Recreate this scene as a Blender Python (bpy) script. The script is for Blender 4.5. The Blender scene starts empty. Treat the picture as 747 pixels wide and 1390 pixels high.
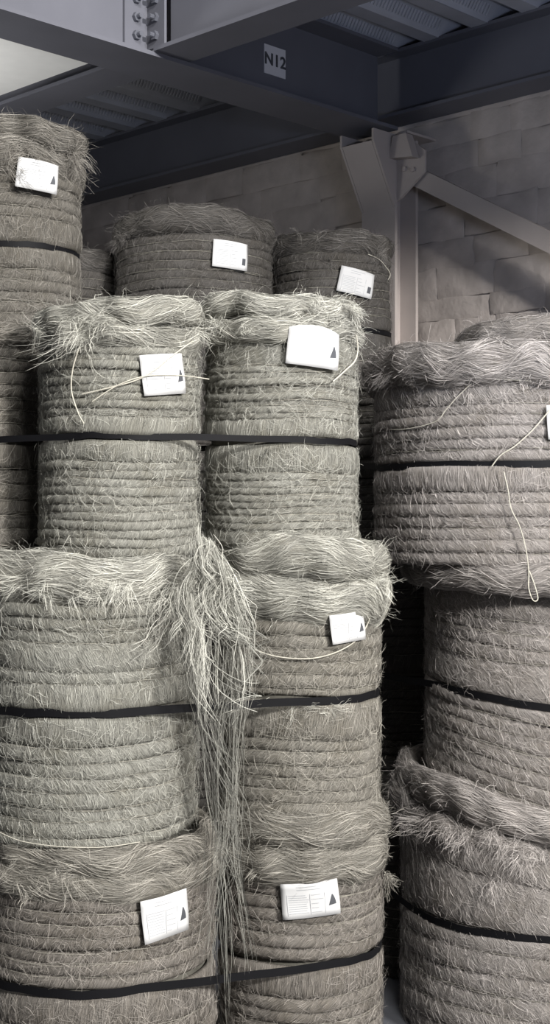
import bpy, math, random
import numpy as np
from mathutils import Vector, Matrix

# ------------------------------------------------------------------ camera, world, lights, exposure
SC = bpy.context.scene
COL = SC.collection
F = 1900.0                      # focal length in pixels of the 747 x 1390 frame
CX, CY, EYE = 373.5, 695.0, 1.62
cam_data = bpy.data.cameras.new('camera')
cam_data.sensor_fit = 'HORIZONTAL'
cam_data.sensor_width = 36.0
cam_data.lens = F / 747.0 * 36.0
cam = bpy.data.objects.new('camera', cam_data)
cam.location = (0, 0, EYE)
cam.rotation_euler = (math.pi / 2, 0, 0)
COL.objects.link(cam)
SC.camera = cam

SC.view_settings.view_transform = 'Standard'
SC.view_settings.look = 'None'
SC.view_settings.gamma = 1.0
SC.view_settings.use_curve_mapping = False
SC.view_settings.exposure = -0.17

world = bpy.data.worlds.new('warehouse_air')
SC.world = world
world.use_nodes = True
world.node_tree.nodes['Background'].inputs[0].default_value = (0.92, 0.94, 1.0, 1)
world.node_tree.nodes['Background'].inputs[1].default_value = 0.145


def area_light(name, loc, target, size, size_y, power, color):
    d = bpy.data.lights.new(name, 'AREA')
    d.shape = 'RECTANGLE'; d.size = size; d.size_y = size_y
    d.energy = power; d.color = color
    o = bpy.data.objects.new(name, d)
    o.location = loc
    o.rotation_euler = (Vector(target) - Vector(loc)).to_track_quat('-Z', 'Y').to_euler()
    COL.objects.link(o)
    return o


area_light('hall_lamp', (5.1, -3.3, 4.42), (0.2, 4.2, 1.5), 1.2, 0.6, 2000, (1.0, 0.975, 0.94))
area_light('high_bay_lamp', (0.9, 0.7, 6.0), (0.3, 3.9, 1.5), 1.2, 1.2, 360, (1.0, 0.985, 0.955))
area_light('aisle_lamp', (-2.0, 5.5, 2.65), (-1.7, 5.3, 3.4), 0.5, 0.5, 20, (1.0, 0.99, 0.97))
cool = area_light('cool_fill_light', (1.25, 2.6, 2.35), (1.3, 6.0, 3.65), 0.9, 0.15, 12.0, (0.64, 0.74, 1.0))  # added fill with no fixture behind it; lifts and blues the right-hand steel
cool.data.spread = math.radians(120)

rng = np.random.default_rng(7)
random.seed(7)


def R_(a, b): return random.uniform(a, b)


# ------------------------------------------------------------------ pixels to space
def at(px, py, d):
    return np.array([(px - CX) * d / F, d, EYE + (CY - py) * d / F])


def zed(py, d): return EYE + (CY - py) * d / F


# ------------------------------------------------------------------ materials
def new_mat(name):
    m = bpy.data.materials.new(name)
    m.use_nodes = True
    nt = m.node_tree
    return m, nt, nt.nodes['Principled BSDF']


def N(nt, t, **kw):
    n = nt.nodes.new(t)
    for k, v in kw.items():
        setattr(n, k, v)
    return n


def ramp(nt, stops):
    r = nt.nodes.new('ShaderNodeValToRGB')
    e = r.color_ramp.elements
    while len(e) < len(stops):
        e.new(0.5)
    for i, (p, c) in enumerate(stops):
        e[i].position = p
        e[i].color = (*c, 1)
    return r


def scale_c(c, k): return tuple(min(1.0, x * k) for x in c)


def rope_material(name, c):
    """matted fibre: streaks run along the fibre direction that each ring stores in its UVs"""
    m, nt, p = new_mat(name)
    uv = N(nt, 'ShaderNodeUVMap'); uv.uv_map = 'fibre'
    mp = N(nt, 'ShaderNodeMapping'); mp.inputs['Scale'].default_value = (22, 420, 1)
    no = N(nt, 'ShaderNodeTexNoise'); no.inputs['Scale'].default_value = 1.0
    no.inputs['Detail'].default_value = 5; no.inputs['Roughness'].default_value = 0.65
    nt.links.new(uv.outputs[0], mp.inputs[0]); nt.links.new(mp.outputs[0], no.inputs['Vector'])
    r = ramp(nt, [(0.28, scale_c(c, 0.40)), (0.5, scale_c(c, 0.85)), (0.72, scale_c(c, 1.35))])
    nt.links.new(no.outputs['Fac'], r.inputs[0])
    co = N(nt, 'ShaderNodeTexCoord')
    n2 = N(nt, 'ShaderNodeTexNoise'); n2.inputs['Scale'].default_value = 9.0; n2.inputs['Detail'].default_value = 3
    nt.links.new(co.outputs['Object'], n2.inputs['Vector'])
    r2 = ramp(nt, [(0.3, (0.72, 0.70, 0.66)), (0.65, (1.0, 1.0, 1.0))])
    nt.links.new(n2.outputs['Fac'], r2.inputs[0])
    mx = N(nt, 'ShaderNodeMix', data_type='RGBA', blend_type='MULTIPLY')
    mx.inputs[0].default_value = 1.0
    nt.links.new(r.outputs[0], mx.inputs[6]); nt.links.new(r2.outputs[0], mx.inputs[7])
    nt.links.new(mx.outputs[2], p.inputs['Base Color'])
    b = N(nt, 'ShaderNodeBump'); b.inputs['Strength'].default_value = 0.9; b.inputs['Distance'].default_value = 0.004
    nt.links.new(no.outputs['Fac'], b.inputs['Height']); nt.links.new(b.outputs[0], p.inputs['Normal'])
    p.inputs['Roughness'].default_value = 0.85
    p.inputs['Specular IOR Level'].default_value = 0.12
    return m


def strand_material(name, c):
    m, nt, p = new_mat(name)
    a = N(nt, 'ShaderNodeAttribute'); a.attribute_name = 'tone'
    r = ramp(nt, [(0.0, scale_c(c, 0.42)), (0.5, scale_c(c, 1.1)), (1.0, scale_c(c, 2.1))])
    nt.links.new(a.outputs['Fac'], r.inputs[0])
    nt.links.new(r.outputs[0], p.inputs['Base Color'])
    p.inputs['Roughness'].default_value = 0.6
    p.inputs['Specular IOR Level'].default_value = 0.25
    return m


def plain_material(name, c, rough=0.6, metallic=0.0, vary=0.12, scale=14.0, bump=0.0, spec=0.4, detail=5, world=False):
    m, nt, p = new_mat(name)
    co = N(nt, 'ShaderNodeTexCoord')
    no = N(nt, 'ShaderNodeTexNoise'); no.inputs['Scale'].default_value = scale; no.inputs['Detail'].default_value = detail
    nt.links.new(N(nt, 'ShaderNodeNewGeometry').outputs['Position'] if world else co.outputs['Object'], no.inputs['Vector'])
    r = ramp(nt, [(0.3, scale_c(c, 1 - vary)), (0.7, scale_c(c, 1 + vary))])
    nt.links.new(no.outputs['Fac'], r.inputs[0]); nt.links.new(r.outputs[0], p.inputs['Base Color'])
    if bump:
        b = N(nt, 'ShaderNodeBump'); b.inputs['Strength'].default_value = bump; b.inputs['Distance'].default_value = 0.02
        nt.links.new(no.outputs['Fac'], b.inputs['Height']); nt.links.new(b.outputs[0], p.inputs['Normal'])
    p.inputs['Roughness'].default_value = rough
    p.inputs['Metallic'].default_value = metallic
    p.inputs['Specular IOR Level'].default_value = spec
    return m


TONES = {                                   # linear colours of the fibre of each lot
    'pale':  (0.310, 0.305, 0.272),
    'straw': (0.215, 0.203, 0.178),
    'olive': (0.250, 0.247, 0.220),
    'tan':   (0.192, 0.176, 0.158),
    'rose':  (0.268, 0.248, 0.234),
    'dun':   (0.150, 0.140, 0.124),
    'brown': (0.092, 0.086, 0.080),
}
ROPE = {k: rope_material('rope_' + k, v) for k, v in TONES.items()}
STRAND = {k: strand_material('strand_' + k, v) for k, v in TONES.items()}
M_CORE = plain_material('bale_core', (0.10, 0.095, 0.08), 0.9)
M_STRAP = plain_material('strap_black', (0.005, 0.005, 0.006), 0.6, spec=0.10)
M_PAPER = plain_material('paper_white', (0.50, 0.50, 0.50), 0.8, vary=0.03, scale=8)
M_PRINT = plain_material('ink_grey', (0.26, 0.27, 0.29), 0.8)
M_INK = plain_material('ink_dark', (0.055, 0.058, 0.066), 0.7)
M_THREAD = plain_material('binding_thread', (0.27, 0.255, 0.215), 0.8, scale=60, vary=0.4)
M_TWINE = plain_material('twine', (0.42, 0.40, 0.34), 0.8, scale=200)
M_STEEL = plain_material('steel_paint_grey', (0.112, 0.114, 0.134), 0.5, vary=0.10, scale=3, spec=0.3)
M_DECK = plain_material('deck_galvanised', (0.34, 0.35, 0.39), 0.45, metallic=0.0, scale=5)
M_CREAM = plain_material('column_paint_cream', (0.40, 0.355, 0.33), 0.55, vary=0.08, scale=4)
M_STONE = plain_material('whitewashed_stone', (0.46, 0.41, 0.375), 0.9, vary=0.16, scale=7, bump=0.8, spec=0.1, detail=7, world=True)
M_MORTAR = plain_material('whitewashed_mortar', (0.37, 0.33, 0.30), 0.95, vary=0.2, scale=9, bump=0.7, spec=0.1, detail=8, world=True)
M_FLOOR = plain_material('concrete_floor', (0.085, 0.088, 0.10), 0.75, vary=0.15, scale=5, bump=0.15)
M_BOARD = plain_material('ceiling_board_white', (0.72, 0.72, 0.70), 0.8, vary=0.03)
M_SIGN = plain_material('sign_plate', (0.55, 0.55, 0.58), 0.6, vary=0.03)
M_BOLT = plain_material('bolt_zinc', (0.14, 0.145, 0.17), 0.4, metallic=0.4)


# ------------------------------------------------------------------ mesh helpers
def mesh_np(name, verts, quads=None, faces=None, uv=None, tone=None, smooth=True):
    me = bpy.data.meshes.new(name)
    verts = np.asarray(verts, dtype=np.float32)
    if faces is not None:
        me.from_pydata(verts.tolist(), [], [list(f) for f in faces])
    else:
        quads = np.asarray(quads, dtype=np.int32)
        n = len(quads)
        me.vertices.add(len(verts)); me.vertices.foreach_set('co', verts.ravel())
        me.loops.add(n * 4); me.loops.foreach_set('vertex_index', quads.ravel())
        me.polygons.add(n)
        me.polygons.foreach_set('loop_start', np.arange(0, n * 4, 4, dtype=np.int32))
        me.update(calc_edges=True)
        if uv is not None:                         # per corner
            l = me.uv_layers.new(name='fibre')
            l.data.foreach_set('uv', np.asarray(uv, dtype=np.float32).ravel())
        if tone is not None:
            a = me.attributes.new('tone', 'FLOAT', 'POINT')
            a.data.foreach_set('value', np.asarray(tone, dtype=np.float32).ravel())
    me.polygons.foreach_set('use_smooth', np.full(len(me.polygons), bool(smooth)))
    me.update()
    return me


def link(name, me, mat, parent=None, loc=None, label=None, cat=None, group=None, kind=None):
    o = bpy.data.objects.new(name, me)
    COL.objects.link(o)
    if mat is not None and hasattr(me, 'materials') and len(me.materials) == 0:
        me.materials.append(mat)
    if parent is not None: o.parent = parent
    if loc is not None: o.location = loc
    if label: o['label'] = label
    if cat: o['category'] = cat
    if group: o['group'] = group
    if kind: o['kind'] = kind
    return o


class MB:
    """collects simple solids into one mesh"""
    def __init__(self): self.v = []; self.f = []

    def add(self, vs, fs):
        b = len(self.v)
        self.v += [tuple(map(float, v)) for v in vs]
        self.f += [tuple(i + b for i in f) for f in fs]
        return self

    def box(self, c, ax, ay, az):
        """centre and three half-axis vectors"""
        c, ax, ay, az = map(np.asarray, (c, ax, ay, az))
        vs = [c + sx * ax + sy * ay + sz * az for sz in (-1, 1) for sy in (-1, 1) for sx in (-1, 1)]
        return self.add(vs, [(0, 2, 3, 1), (4, 5, 7, 6), (0, 1, 5, 4), (2, 6, 7, 3), (0, 4, 6, 2), (1, 3, 7, 5)])

    def prism(self, poly, ext):
        """polygon points (3D, planar) swept by ext"""
        n = len(poly); poly = [np.asarray(p, float) for p in poly]; ext = np.asarray(ext, float)
        vs = poly + [p + ext for p in poly]
        fs = [tuple(range(n))[::-1], tuple(range(n, 2 * n))] + [(i, (i + 1) % n, (i + 1) % n + n, i + n) for i in range(n)]
        return self.add(vs, fs)

    def build(self, name, mat, parent=None, smooth=False, **kw):
        import bmesh
        me = mesh_np(name, self.v, faces=self.f, smooth=smooth)
        bm = bmesh.new(); bm.from_mesh(me)
        bmesh.ops.recalc_face_normals(bm, faces=bm.faces); bm.to_mesh(me); bm.free()
        return link(name, me, mat, parent, **kw)


def tube(name, pts, r, mat, parent=None, sides=6, **kw):
    P = np.asarray(pts, float); n = len(P)
    T = np.gradient(P, axis=0); T /= np.linalg.norm(T, axis=1)[:, None] + 1e-9
    up = np.array([0.3, -0.9, 0.2]); A = np.cross(T, up); A /= np.linalg.norm(A, axis=1)[:, None] + 1e-9
    B = np.cross(T, A)
    ang = np.linspace(0, 2 * math.pi, sides, endpoint=False)
    V = P[:, None] + r * (A[:, None] * np.cos(ang)[None, :, None] + B[:, None] * np.sin(ang)[None, :, None])
    q = []
    for i in range(n - 1):
        for j in range(sides):
            k = (j + 1) % sides
            q.append((i * sides + j, i * sides + k, (i + 1) * sides + k, (i + 1) * sides + j))
    return link(name, mesh_np(name, V.reshape(-1, 3), q), mat, parent, **kw)


def smooth_path(pts, n):
    P = np.asarray(pts, float)
    t = np.linspace(0, len(P) - 1, n); out = []
    for x in t:
        i = min(int(x), len(P) - 2); f = x - i
        p0, p1, p2, p3 = P[max(i - 1, 0)], P[i], P[i + 1], P[min(i + 2, len(P) - 1)]
        out.append(0.5 * ((2 * p1) + (-p0 + p2) * f + (2 * p0 - 5 * p1 + 4 * p2 - p3) * f * f + (-p0 + 3 * p1 - 3 * p2 + p3) * f ** 3))
    return np.array(out)


# ------------------------------------------------------------------ fibres as thin tapered ribbons
class Strands:
    def __init__(self): self.P = []; self.Q = []; self.T = []; self.n = 0

    def add(self, pts, nrm, width, tone, roll=0.9):
        """pts, nrm (N,K,3); width, tone (N,)"""
        n, k, _ = pts.shape
        if n == 0: return
        tan = np.gradient(pts, axis=1)
        tan /= np.linalg.norm(tan, axis=2, keepdims=True) + 1e-9
        side = np.cross(tan, nrm); side /= np.linalg.norm(side, axis=2, keepdims=True) + 1e-9
        nn = np.cross(side, tan)
        a = rng.uniform(-roll, roll, n)[:, None, None]
        side = side * np.cos(a) + nn * np.sin(a)
        tp = np.ones(k); tp[0] = 0.5; tp[-1] = 0.15
        w = (width[:, None] * tp[None, :] * 0.5)[:, :, None]
        V = np.stack([pts - side * w, pts + side * w], axis=2).reshape(-1, 3)
        base = self.n + (np.arange(n) * k * 2)[:, None] + (np.arange(k - 1) * 2)[None, :]
        Q = np.stack([base, base + 1, base + 3, base + 2], axis=2).reshape(-1, 4)
        self.P.append(V); self.Q.append(Q); self.T.append(np.repeat(tone, k * 2)); self.n += len(V)

    def build(self, name, mat, parent=None, **kw):
        if not self.P: return None
        me = mesh_np(name, np.concatenate(self.P), np.concatenate(self.Q), tone=np.concatenate(self.T), smooth=True)
        return link(name, me, mat, parent, **kw)


class Waves:
    """smooth periodic noise of the angle"""
    def __init__(self, amp, ks=(1, 2, 3, 5, 7, 11)):
        self.k = np.array(ks, float); self.ph = rng.uniform(0, 6.283, len(ks))
        self.a = amp * rng.uniform(0.4, 1.0, len(ks)) / np.sqrt(self.k) / 1.3

    def __call__(self, th):
        return (np.sin(np.multiply.outer(th, self.k) + self.ph) * self.a).sum(-1)


class Ring:
    """one turn of rope round the bale; kinds: c coil, w wide coil, b fringe band, r rim rope"""
    def __init__(self, bale, kind, zc, h, Rr, depth, rwave, zwave, slant, rough=1.0):
        self.b, self.kind, self.zc, self.h, self.R, self.dep = bale, kind, zc, h, Rr, depth
        self.rw, self.zw, self.slant = rwave, zwave, slant
        self.lam = R_(0.026, 0.038) if kind in 'cw' else R_(0.10, 0.2)
        self.tw = {'c': 0.0016, 'w': 0.002, 'b': 0.0012, 'r': 0.003}[kind] * rough
        self.sq = {'c': 0.72, 'w': 0.55, 'b': 0.45, 'r': 0.9}[kind]
        self.ph = R_(0, 6.28)

    def pos(self, th, v, lift=0.0):
        """th angle, v in -1..1 across the rope (bottom to top)"""
        phi = np.clip(v, -1.12, 1.12) * (math.pi / 2)
        c = np.abs(np.cos(phi)) ** self.sq * np.where(np.abs(v) > 1, -0.4, 1.0)
        nz = np.sin(np.clip(phi, -math.pi / 2, math.pi / 2))
        ridge = self.tw * np.sin((th * self.R + np.sign(self.slant) * v * self.h * 0.35) * 6.283 / self.lam + self.ph) * np.maximum(c, 0)
        r = self.R - self.dep + self.dep * c + self.rw(th) + ridge
        z = self.zc + self.h * 0.5 * nz * (1.0 if self.kind != 'r' else 1.0) + self.zw(th) + ridge * 0.3
        # outward normal
        nr = np.maximum(np.cos(phi), 0.05) * 0.9 + 0.1
        nzz = nz * (0.9 if self.kind in 'cr' else 0.35)
        ln = np.sqrt(nr * nr + nzz * nzz)
        nr, nzz = nr / ln, nzz / ln
        b = self.b
        d = np.cos(th)[..., None] * b.f + np.sin(th)[..., None] * b.rt
        N3 = d * nr[..., None]; N3[..., 2] += nzz
        P = d * (r + 0 * th)[..., None]
        P[..., 2] += z
        P = P + N3 * (lift if np.isscalar(lift) else np.asarray(lift)[..., None])
        P[..., 2] += b.shear(P)
        return P, N3

    def mesh(self, seg):
        prof = np.array([-1, -0.72, -0.3, 0.3, 0.72, 1.0])
        th = np.linspace(-math.pi, math.pi, seg + 1)
        TH, V = np.meshgrid(th, prof, indexing='ij')
        P, _ = self.pos(TH, V)
        P[-1] = P[0]
        # inner closing row
        inner = (P[:, 0] + P[:, -1]) / 2
        d = inner.copy(); d[:, 2] = 0; d /= np.linalg.norm(d, axis=1)[:, None] + 1e-9
        inner = inner - d * 0.02
        P = np.concatenate([P, inner[:, None]], axis=1)
        k = P.shape[1]
        P = P[:-1]
        i = np.arange(seg)[:, None]; j = np.arange(k)[None, :]
        i2 = (i + 1) % seg; j2 = (j + 1) % k
        Q = np.stack([i * k + j, i2 * k + j, i2 * k + j2, i * k + j2], axis=2).reshape(-1, 4)
        arc = np.concatenate([np.cumsum(np.concatenate([[0], np.abs(np.diff(prof))])) * self.h * 0.62, [self.h * 1.6]])
        arc2 = np.concatenate([arc, [self.h * 1.9]])
        u0 = th[:-1][:, None] * self.R + 0 * j; u1 = th[1:][:, None] * self.R + 0 * j
        va = arc2[:-1][None, :] + 0 * i; vb = arc2[1:][None, :] + 0 * i
        U = np.stack([u0, u1, u1, u0], axis=2); W = np.stack([va, va, vb, vb], axis=2)
        ca, sa = math.cos(self.slant), math.sin(self.slant)
        uv = np.stack([U * ca + W * sa + self.ph, -U * sa + W * ca + self.ph * 3], axis=3).reshape(-1, 2)
        return mesh_np('rope', P.reshape(-1, 3), Q, uv=uv)

    def fibres(self, S, density, fly=0.05, arc=1.7, long=1.0):
        area = self.R * 2 * arc * self.h * 1.25
        n = int(area * density)
        if n <= 0: return
        th0 = rng.uniform(-arc, arc, n); v0 = rng.uniform(-1.05, 1.05, n)
        # neighbouring fibres lie in combed locks: a smooth field of the place on the rope turns them together
        u0 = th0 * self.R; w0 = v0 * self.h / 2
        lo, hi, m = (0.09, 0.40, 7) if self.kind == 'r' else (0.03, 0.16, 6)
        fld = np.zeros(n); tn = np.zeros(n)
        for _ in range(m):
            kx = 6.283 / R_(lo, hi) * random.choice((-1, 1)); ky = R_(0.2, 1.0) * 6.283 / max(self.h, 0.03)
            p = R_(0, 6.28); fld += np.sin(u0 * kx + w0 * ky + p)
            tn += np.sin(u0 * kx * 2.3 + w0 * ky * 1.4 + p * 2)
        fld /= math.sqrt(m / 2); tn /= math.sqrt(m / 2)
        k = 3
        if self.kind == 'r':
            k = 5
            ang = 0.26 * fld + rng.normal(0, 0.10, n); L = rng.uniform(0.04, 0.15, n) * long
            wid = rng.uniform(0.0005, 0.0012, n)
        elif self.kind == 'b':
            ang = self.slant + 0.16 * fld + rng.normal(0, 0.12, n); L = rng.uniform(0.022, 0.06, n); wid = rng.uniform(0.0005, 0.0010, n)
        else:
            ang = self.slant + 0.26 * fld + rng.normal(0, 0.16, n); L = rng.uniform(0.016, 0.045, n); wid = rng.uniform(0.0005, 0.0010, n)
        s = np.linspace(0, 1, k)[None, :]
        bend = rng.normal(0, 0.30, n)[:, None]
        A = ang[:, None] + bend * (s - 0.5)
        du = np.cos(A) * L[:, None] / k; dv = np.sin(A) * L[:, None] / k
        u = np.cumsum(du, axis=1); w = np.cumsum(dv, axis=1)
        u -= u.mean(axis=1, keepdims=True); w -= w.mean(axis=1, keepdims=True)
        TH = th0[:, None] + u / self.R
        V = v0[:, None] + w / (self.h * 0.62)
        big = 0.007 if self.kind == 'r' else 0.003
        lift = 0.0006 + np.clip(0.5 + 0.5 * tn, 0, 1.3)[:, None] * rng.uniform(0.2, 1, n)[:, None] * big * np.sin(math.pi * (0.1 + 0.8 * s)) + rng.uniform(0, 0.0012, n)[:, None]
        fl = (rng.random(n) < fly)[:, None]
        lift = lift + fl * (s ** 1.6) * rng.uniform(0.003, 0.014, n)[:, None]
        P, Nn = self.pos(TH, V, lift)
        tone = np.clip(rng.beta(1.8, 2.3, n) + 0.17 * tn, 0, 1)
        keep = self.b.clear_of_paper(P, 0.06 if self.kind == 'r' else 0.0)
        S.add(P[keep], Nn[keep], wid[keep], tone[keep])


BALES = {}


class Bale:
    def __init__(self, key, px, Y, Rr, zb, zs, zt, upper, lower, tone, label, group=None, slant=1.0, rimR=0.0, rimamp=1.0, tilt=None,
                 density=20500, seg=140, fuzz=True, strap_h=0.013, X=None, tufts=(), fly=0.022, sunk=0.0, rimtone=None):
        self.key = key
        self.X = (px - CX) * Y / F if X is None else X
        self.Y, self.R, self.zb, self.zs, self.zt, self.tilt = Y, Rr, zb, zs, zt, tilt
        c = np.array([self.X, self.Y, 0.0])
        self.f = -c / np.linalg.norm(c); self.rt = np.array([-self.f[1], self.f[0], 0.0])
        self.rt = np.array([self.f[1] * -1, self.f[0], 0.0])
        if self.rt[0] < 0: self.rt = -self.rt
        BALES[key] = self
        root = bpy.data.objects.new('fibre_bale', None)
        COL.objects.link(root)
        root.location = (self.X, self.Y, zb); root['label'] = label; root['category'] = 'bale'
        if group: root['group'] = group
        self.root = root
        H = zt - zb; zsl = zs - zb
        self.H = H
        common_r = Waves(0.006, (1, 2, 3, 4)); common_z = Waves(0.006, (1, 2, 3))
        rings = []

        def lay(lst, top, bot):
            tot = sum(w for _, w in lst); z = top
            for kind, w in lst:
                h = (top - bot) * w / tot
                zc = z - h / 2; z -= h
                rr, dep, rz = Rr, min(0.016, h * 0.5), 0.0032
                over = 1.10
                w1 = Waves(0.004 if kind != 'b' else 0.003, (1, 2, 3, 5, 8))
                w2 = Waves(rz, (1, 2, 4, 7))
                if kind == 'r':
                    rr = Rr + rimR; dep = max(h * 0.5, 0.03); over = 1.25
                    w1 = Waves(0.014 * rimamp, (2, 3, 5, 7, 11, 13)); w2 = Waves(0.010 * rimamp, (1, 2, 3, 5, 8))
                elif kind == 'b':
                    dep = 0.016; over = 1.03
                rw = (lambda th, a=common_r, b=w1: a(th) + b(th))
                zw = (lambda th, a=common_z, b=w2: a(th) + b(th))
                sl = {'c': slant, 'w': slant * 1.0, 'b': math.copysign(1.45, slant), 'r': 0.06}[kind] + R_(-0.12, 0.12)
                rings.append(Ring(self, kind, zc, h * over, rr + (R_(-0.003, 0.004) if kind != 'r' else R_(-0.008, 0.008)), dep, rw, zw, sl,
                                  rough=1.0 if kind != 'r' else rimamp))
        lay(upper, H - 0.0, zsl + strap_h / 2)
        lay(lower, zsl - strap_h / 2, sunk)
        self.rings = rings
        names = {'c': 'coil', 'w': 'coil', 'b': 'fringe_band', 'r': 'rim_rope'}
        for r in rings:
            rt = rimtone if (r.kind == 'r' and rimtone) else tone
            link(names[r.kind], r.mesh(seg if fuzz else 48), ROPE[rt], root)
        # core that fills the bale
        n = 48; rc = Rr - 0.019
        ang = np.linspace(0, 2 * math.pi, n, endpoint=False)
        rows = [(rc * 0.02, 0.004), (rc, 0.004), (rc, H * 0.25), (rc, H * 0.5), (rc, H * 0.75), (rc, H - 0.045), (rc * 0.85, H - 0.02), (rc * 0.02, H - 0.02)]
        V = np.array([[rr * math.cos(a), rr * math.sin(a), z] for rr, z in rows for a in ang])
        V[:, 2] += np.array([self.shear(v) for v in V])
        q = [(i * n + j, i * n + (j + 1) % n, (i + 1) * n + (j + 1) % n, (i + 1) * n + j) for i in range(len(rows) - 1) for j in range(n)]
        link('core', mesh_np('core', V, q), M_CORE, root)
        self.papers = []
        self.todo = (fuzz, density, fly, tufts, rimamp, tone, rimtone or tone)

    def finish(self):
        """binding thread and loose fibres, laid once the papers are in place"""
        fuzz, density, fly, tufts, rimamp, tone, rimtone = self.todo
        if not fuzz: return
        S = Strands(); S2 = Strands()
        for r in self.rings:
            r.fibres(S2 if r.kind == 'r' else S, density * (0.98 if r.kind == 'r' else 1.0), fly=fly * (2.0 if r.kind == 'r' else 1.0))
        self.stray(S, int(4300 * self.R * self.H / 0.15 * density / 20500))
        for args in tufts:
            self.tuft(S2, *args)
        self.frizz(S2, int(420 * rimamp))
        S.build('loose_fibres', STRAND[tone], self.root, kind='stuff')
        S2.build('rim_fibres', STRAND[rimtone], self.root, kind='stuff')
        # thin threads that bind the turns, sunk between the coils
        V, q = [], []
        th = np.linspace(-1.8, 1.8, 70)
        for a, b in zip(self.rings[:-1], self.rings[1:]):
            if a.kind == 'r' or b.kind == 'r' or a.zc > self.zs - self.zb > b.zc: continue
            for rep_ in range(1 if random.random() < 0.6 else 2):
                off = 0.0035 * rep_ * random.choice((-1, 1))
                P, _ = b.pos(th, np.full(len(th), 0.93), 0.0)
                d = P.copy(); d[:, 2] = 0; d /= np.linalg.norm(d, axis=1)[:, None]
                zz = 0.0016 * np.sin(th * 5 + R_(0, 6)) + 0.001 * np.sin(th * 13 + R_(0, 6)) + off
                rad = self.R - 0.0035 + 0.002 * np.sin(th * 4 + R_(0, 6))
                P[:, :2] = d[:, :2] * np.maximum(rad, np.linalg.norm(P[:, :2], axis=1) + 0.001)[:, None]
                P[:, 2] += zz
                s0 = len(V)
                for p, dd in zip(P, d):
                    u = np.array([0, 0, 0.0006]); o = dd * 0.0009
                    V += [p - u, p + o, p + u]
                for i in range(len(P) - 1):
                    e = s0 + 3 * i
                    q += [(e, e + 1, e + 4, e + 3), (e + 1, e + 2, e + 5, e + 4)]
        if V: link('binding_threads', mesh_np('binding_threads', V, q), M_THREAD, self.root, kind='stuff')

    def clear_of_paper(self, P, chance):
        ok = np.ones(len(P), bool)
        if self.papers:
            th = np.arctan2(P[..., :2] @ self.rt[:2], P[..., :2] @ self.f[:2])
            for th0, z0, w, h, cr, sr in self.papers:
                x = (th - th0) * self.R; z = P[..., 2] - z0
                a = (x * cr + z * sr) / (w / 2); b = (-x * sr + z * cr) / (h / 2)
                ok &= ~((np.abs(a) < 1.02) & (np.abs(b) < 1.02)).any(axis=1)
            if chance: ok |= rng.random(len(P)) < chance
        zs = self.zs - self.zb + (0 if not self.tilt else -self.tilt[1] * (P[..., :2] @ self.rt[:2]))
        ok &= ~((np.abs(P[..., 2] - zs) < 0.010).any(axis=1) & (rng.random(len(P)) < 0.85))
        return ok

    def shear(self, P):
        if not self.tilt: return 0.0
        P = np.asarray(P)
        t = np.clip(P[..., 2] / self.H, 0, 1)
        return -np.interp(t, (0, 0.5, 1), self.tilt) * (P[..., 0] * self.rt[0] + P[..., 1] * self.rt[1])

    # a ray through a pixel against the bale's cylinder, as angle and height
    def hit(self, px, py, off=0.006):
        d = np.array([(px - CX) / F, 1.0]); c = np.array([self.X, self.Y]); rr = self.R + off
        A = d @ d; B = -2 * d @ c; C = c @ c - rr * rr
        disc = B * B - 4 * A * C
        t = (-B - math.sqrt(disc)) / (2 * A) if disc > 0 else (d @ c) / A
        p = d * t - c
        th = math.atan2(p @ self.rt[:2], p @ self.f[:2])
        return th, EYE + (CY - py) * t / F - self.zb

    def on(self, th, z, off):
        d = math.cos(th) * self.f + math.sin(th) * self.rt
        p = d * (self.R + off); p[2] = z
        return p

    def stray(self, S, n):
        """loose fibres lying across the turns"""
        zt = max([r.zc for r in self.rings if r.kind != 'r'], default=self.H) + 0.01
        k = 5
        th = rng.uniform(-1.7, 1.7, n); z = rng.uniform(0.01, zt, n)
        a = rng.normal(0.5, 0.8, n) * rng.choice([-1, 1], n); L = rng.uniform(0.02, 0.08, n) / k
        lift = rng.uniform(0.002, 0.007, n); rim = rng.random(n) < 0.06; P = []
        for i in range(k):
            d = np.cos(th)[:, None] * self.f + np.sin(th)[:, None] * self.rt
            p = d * (self.R + lift + rim * 0.0035 * i)[:, None]; p[:, 2] = z
            p[:, 2] += self.shear(p)
            P.append(p); a = a + rng.normal(0, 0.35, n)
            th = th + np.cos(a) * L / self.R; z = z + np.sin(a) * L; lift = lift + rng.normal(0, 0.0012, n)
        P = np.stack(P, axis=1); z0 = P[:, :, 2]
        dd = P.copy(); dd[..., 2] = 0; dd /= np.linalg.norm(dd, axis=2, keepdims=True)
        keep = self.clear_of_paper(P, 0.0) & (np.abs(P[:, 2, 2] - (self.zs - self.zb)) > 0.018)
        S.add(P[keep], dd[keep], rng.uniform(0.0004, 0.0008, keep.sum()), rng.beta(2, 1.8, keep.sum()))

    def frizz(self, S, n):
        """curly stray fibres standing off the rim"""
        rims = [r for r in self.rings if r.kind == 'r']
        if not rims: return
        for r in rims:
            m = n // len(rims)
            th = rng.uniform(-1.95, 1.95, m); v = rng.uniform(-0.9, 1.0, m)
            P0, N0 = r.pos(th, v)
            k = 7
            vel = N0 * rng.uniform(0.2, 1.0, (m, 1)) + rng.normal(0, 0.7, (m, 3))
            P = [P0]; L = rng.uniform(0.025, 0.085, m)[:, None] / k
            for i in range(k - 1):
                vel = vel + rng.normal(0, 0.6, (m, 3)); vel[:, 2] -= 0.12
                P.append(P[-1] + vel / (np.linalg.norm(vel, axis=1)[:, None] + 1e-9) * L)
            P = np.stack(P, axis=1)
            S.add(P, np.repeat(N0[:, None], k, axis=1), rng.uniform(0.0004, 0.0008, m), rng.uniform(0.3, 0.95, m))

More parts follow.
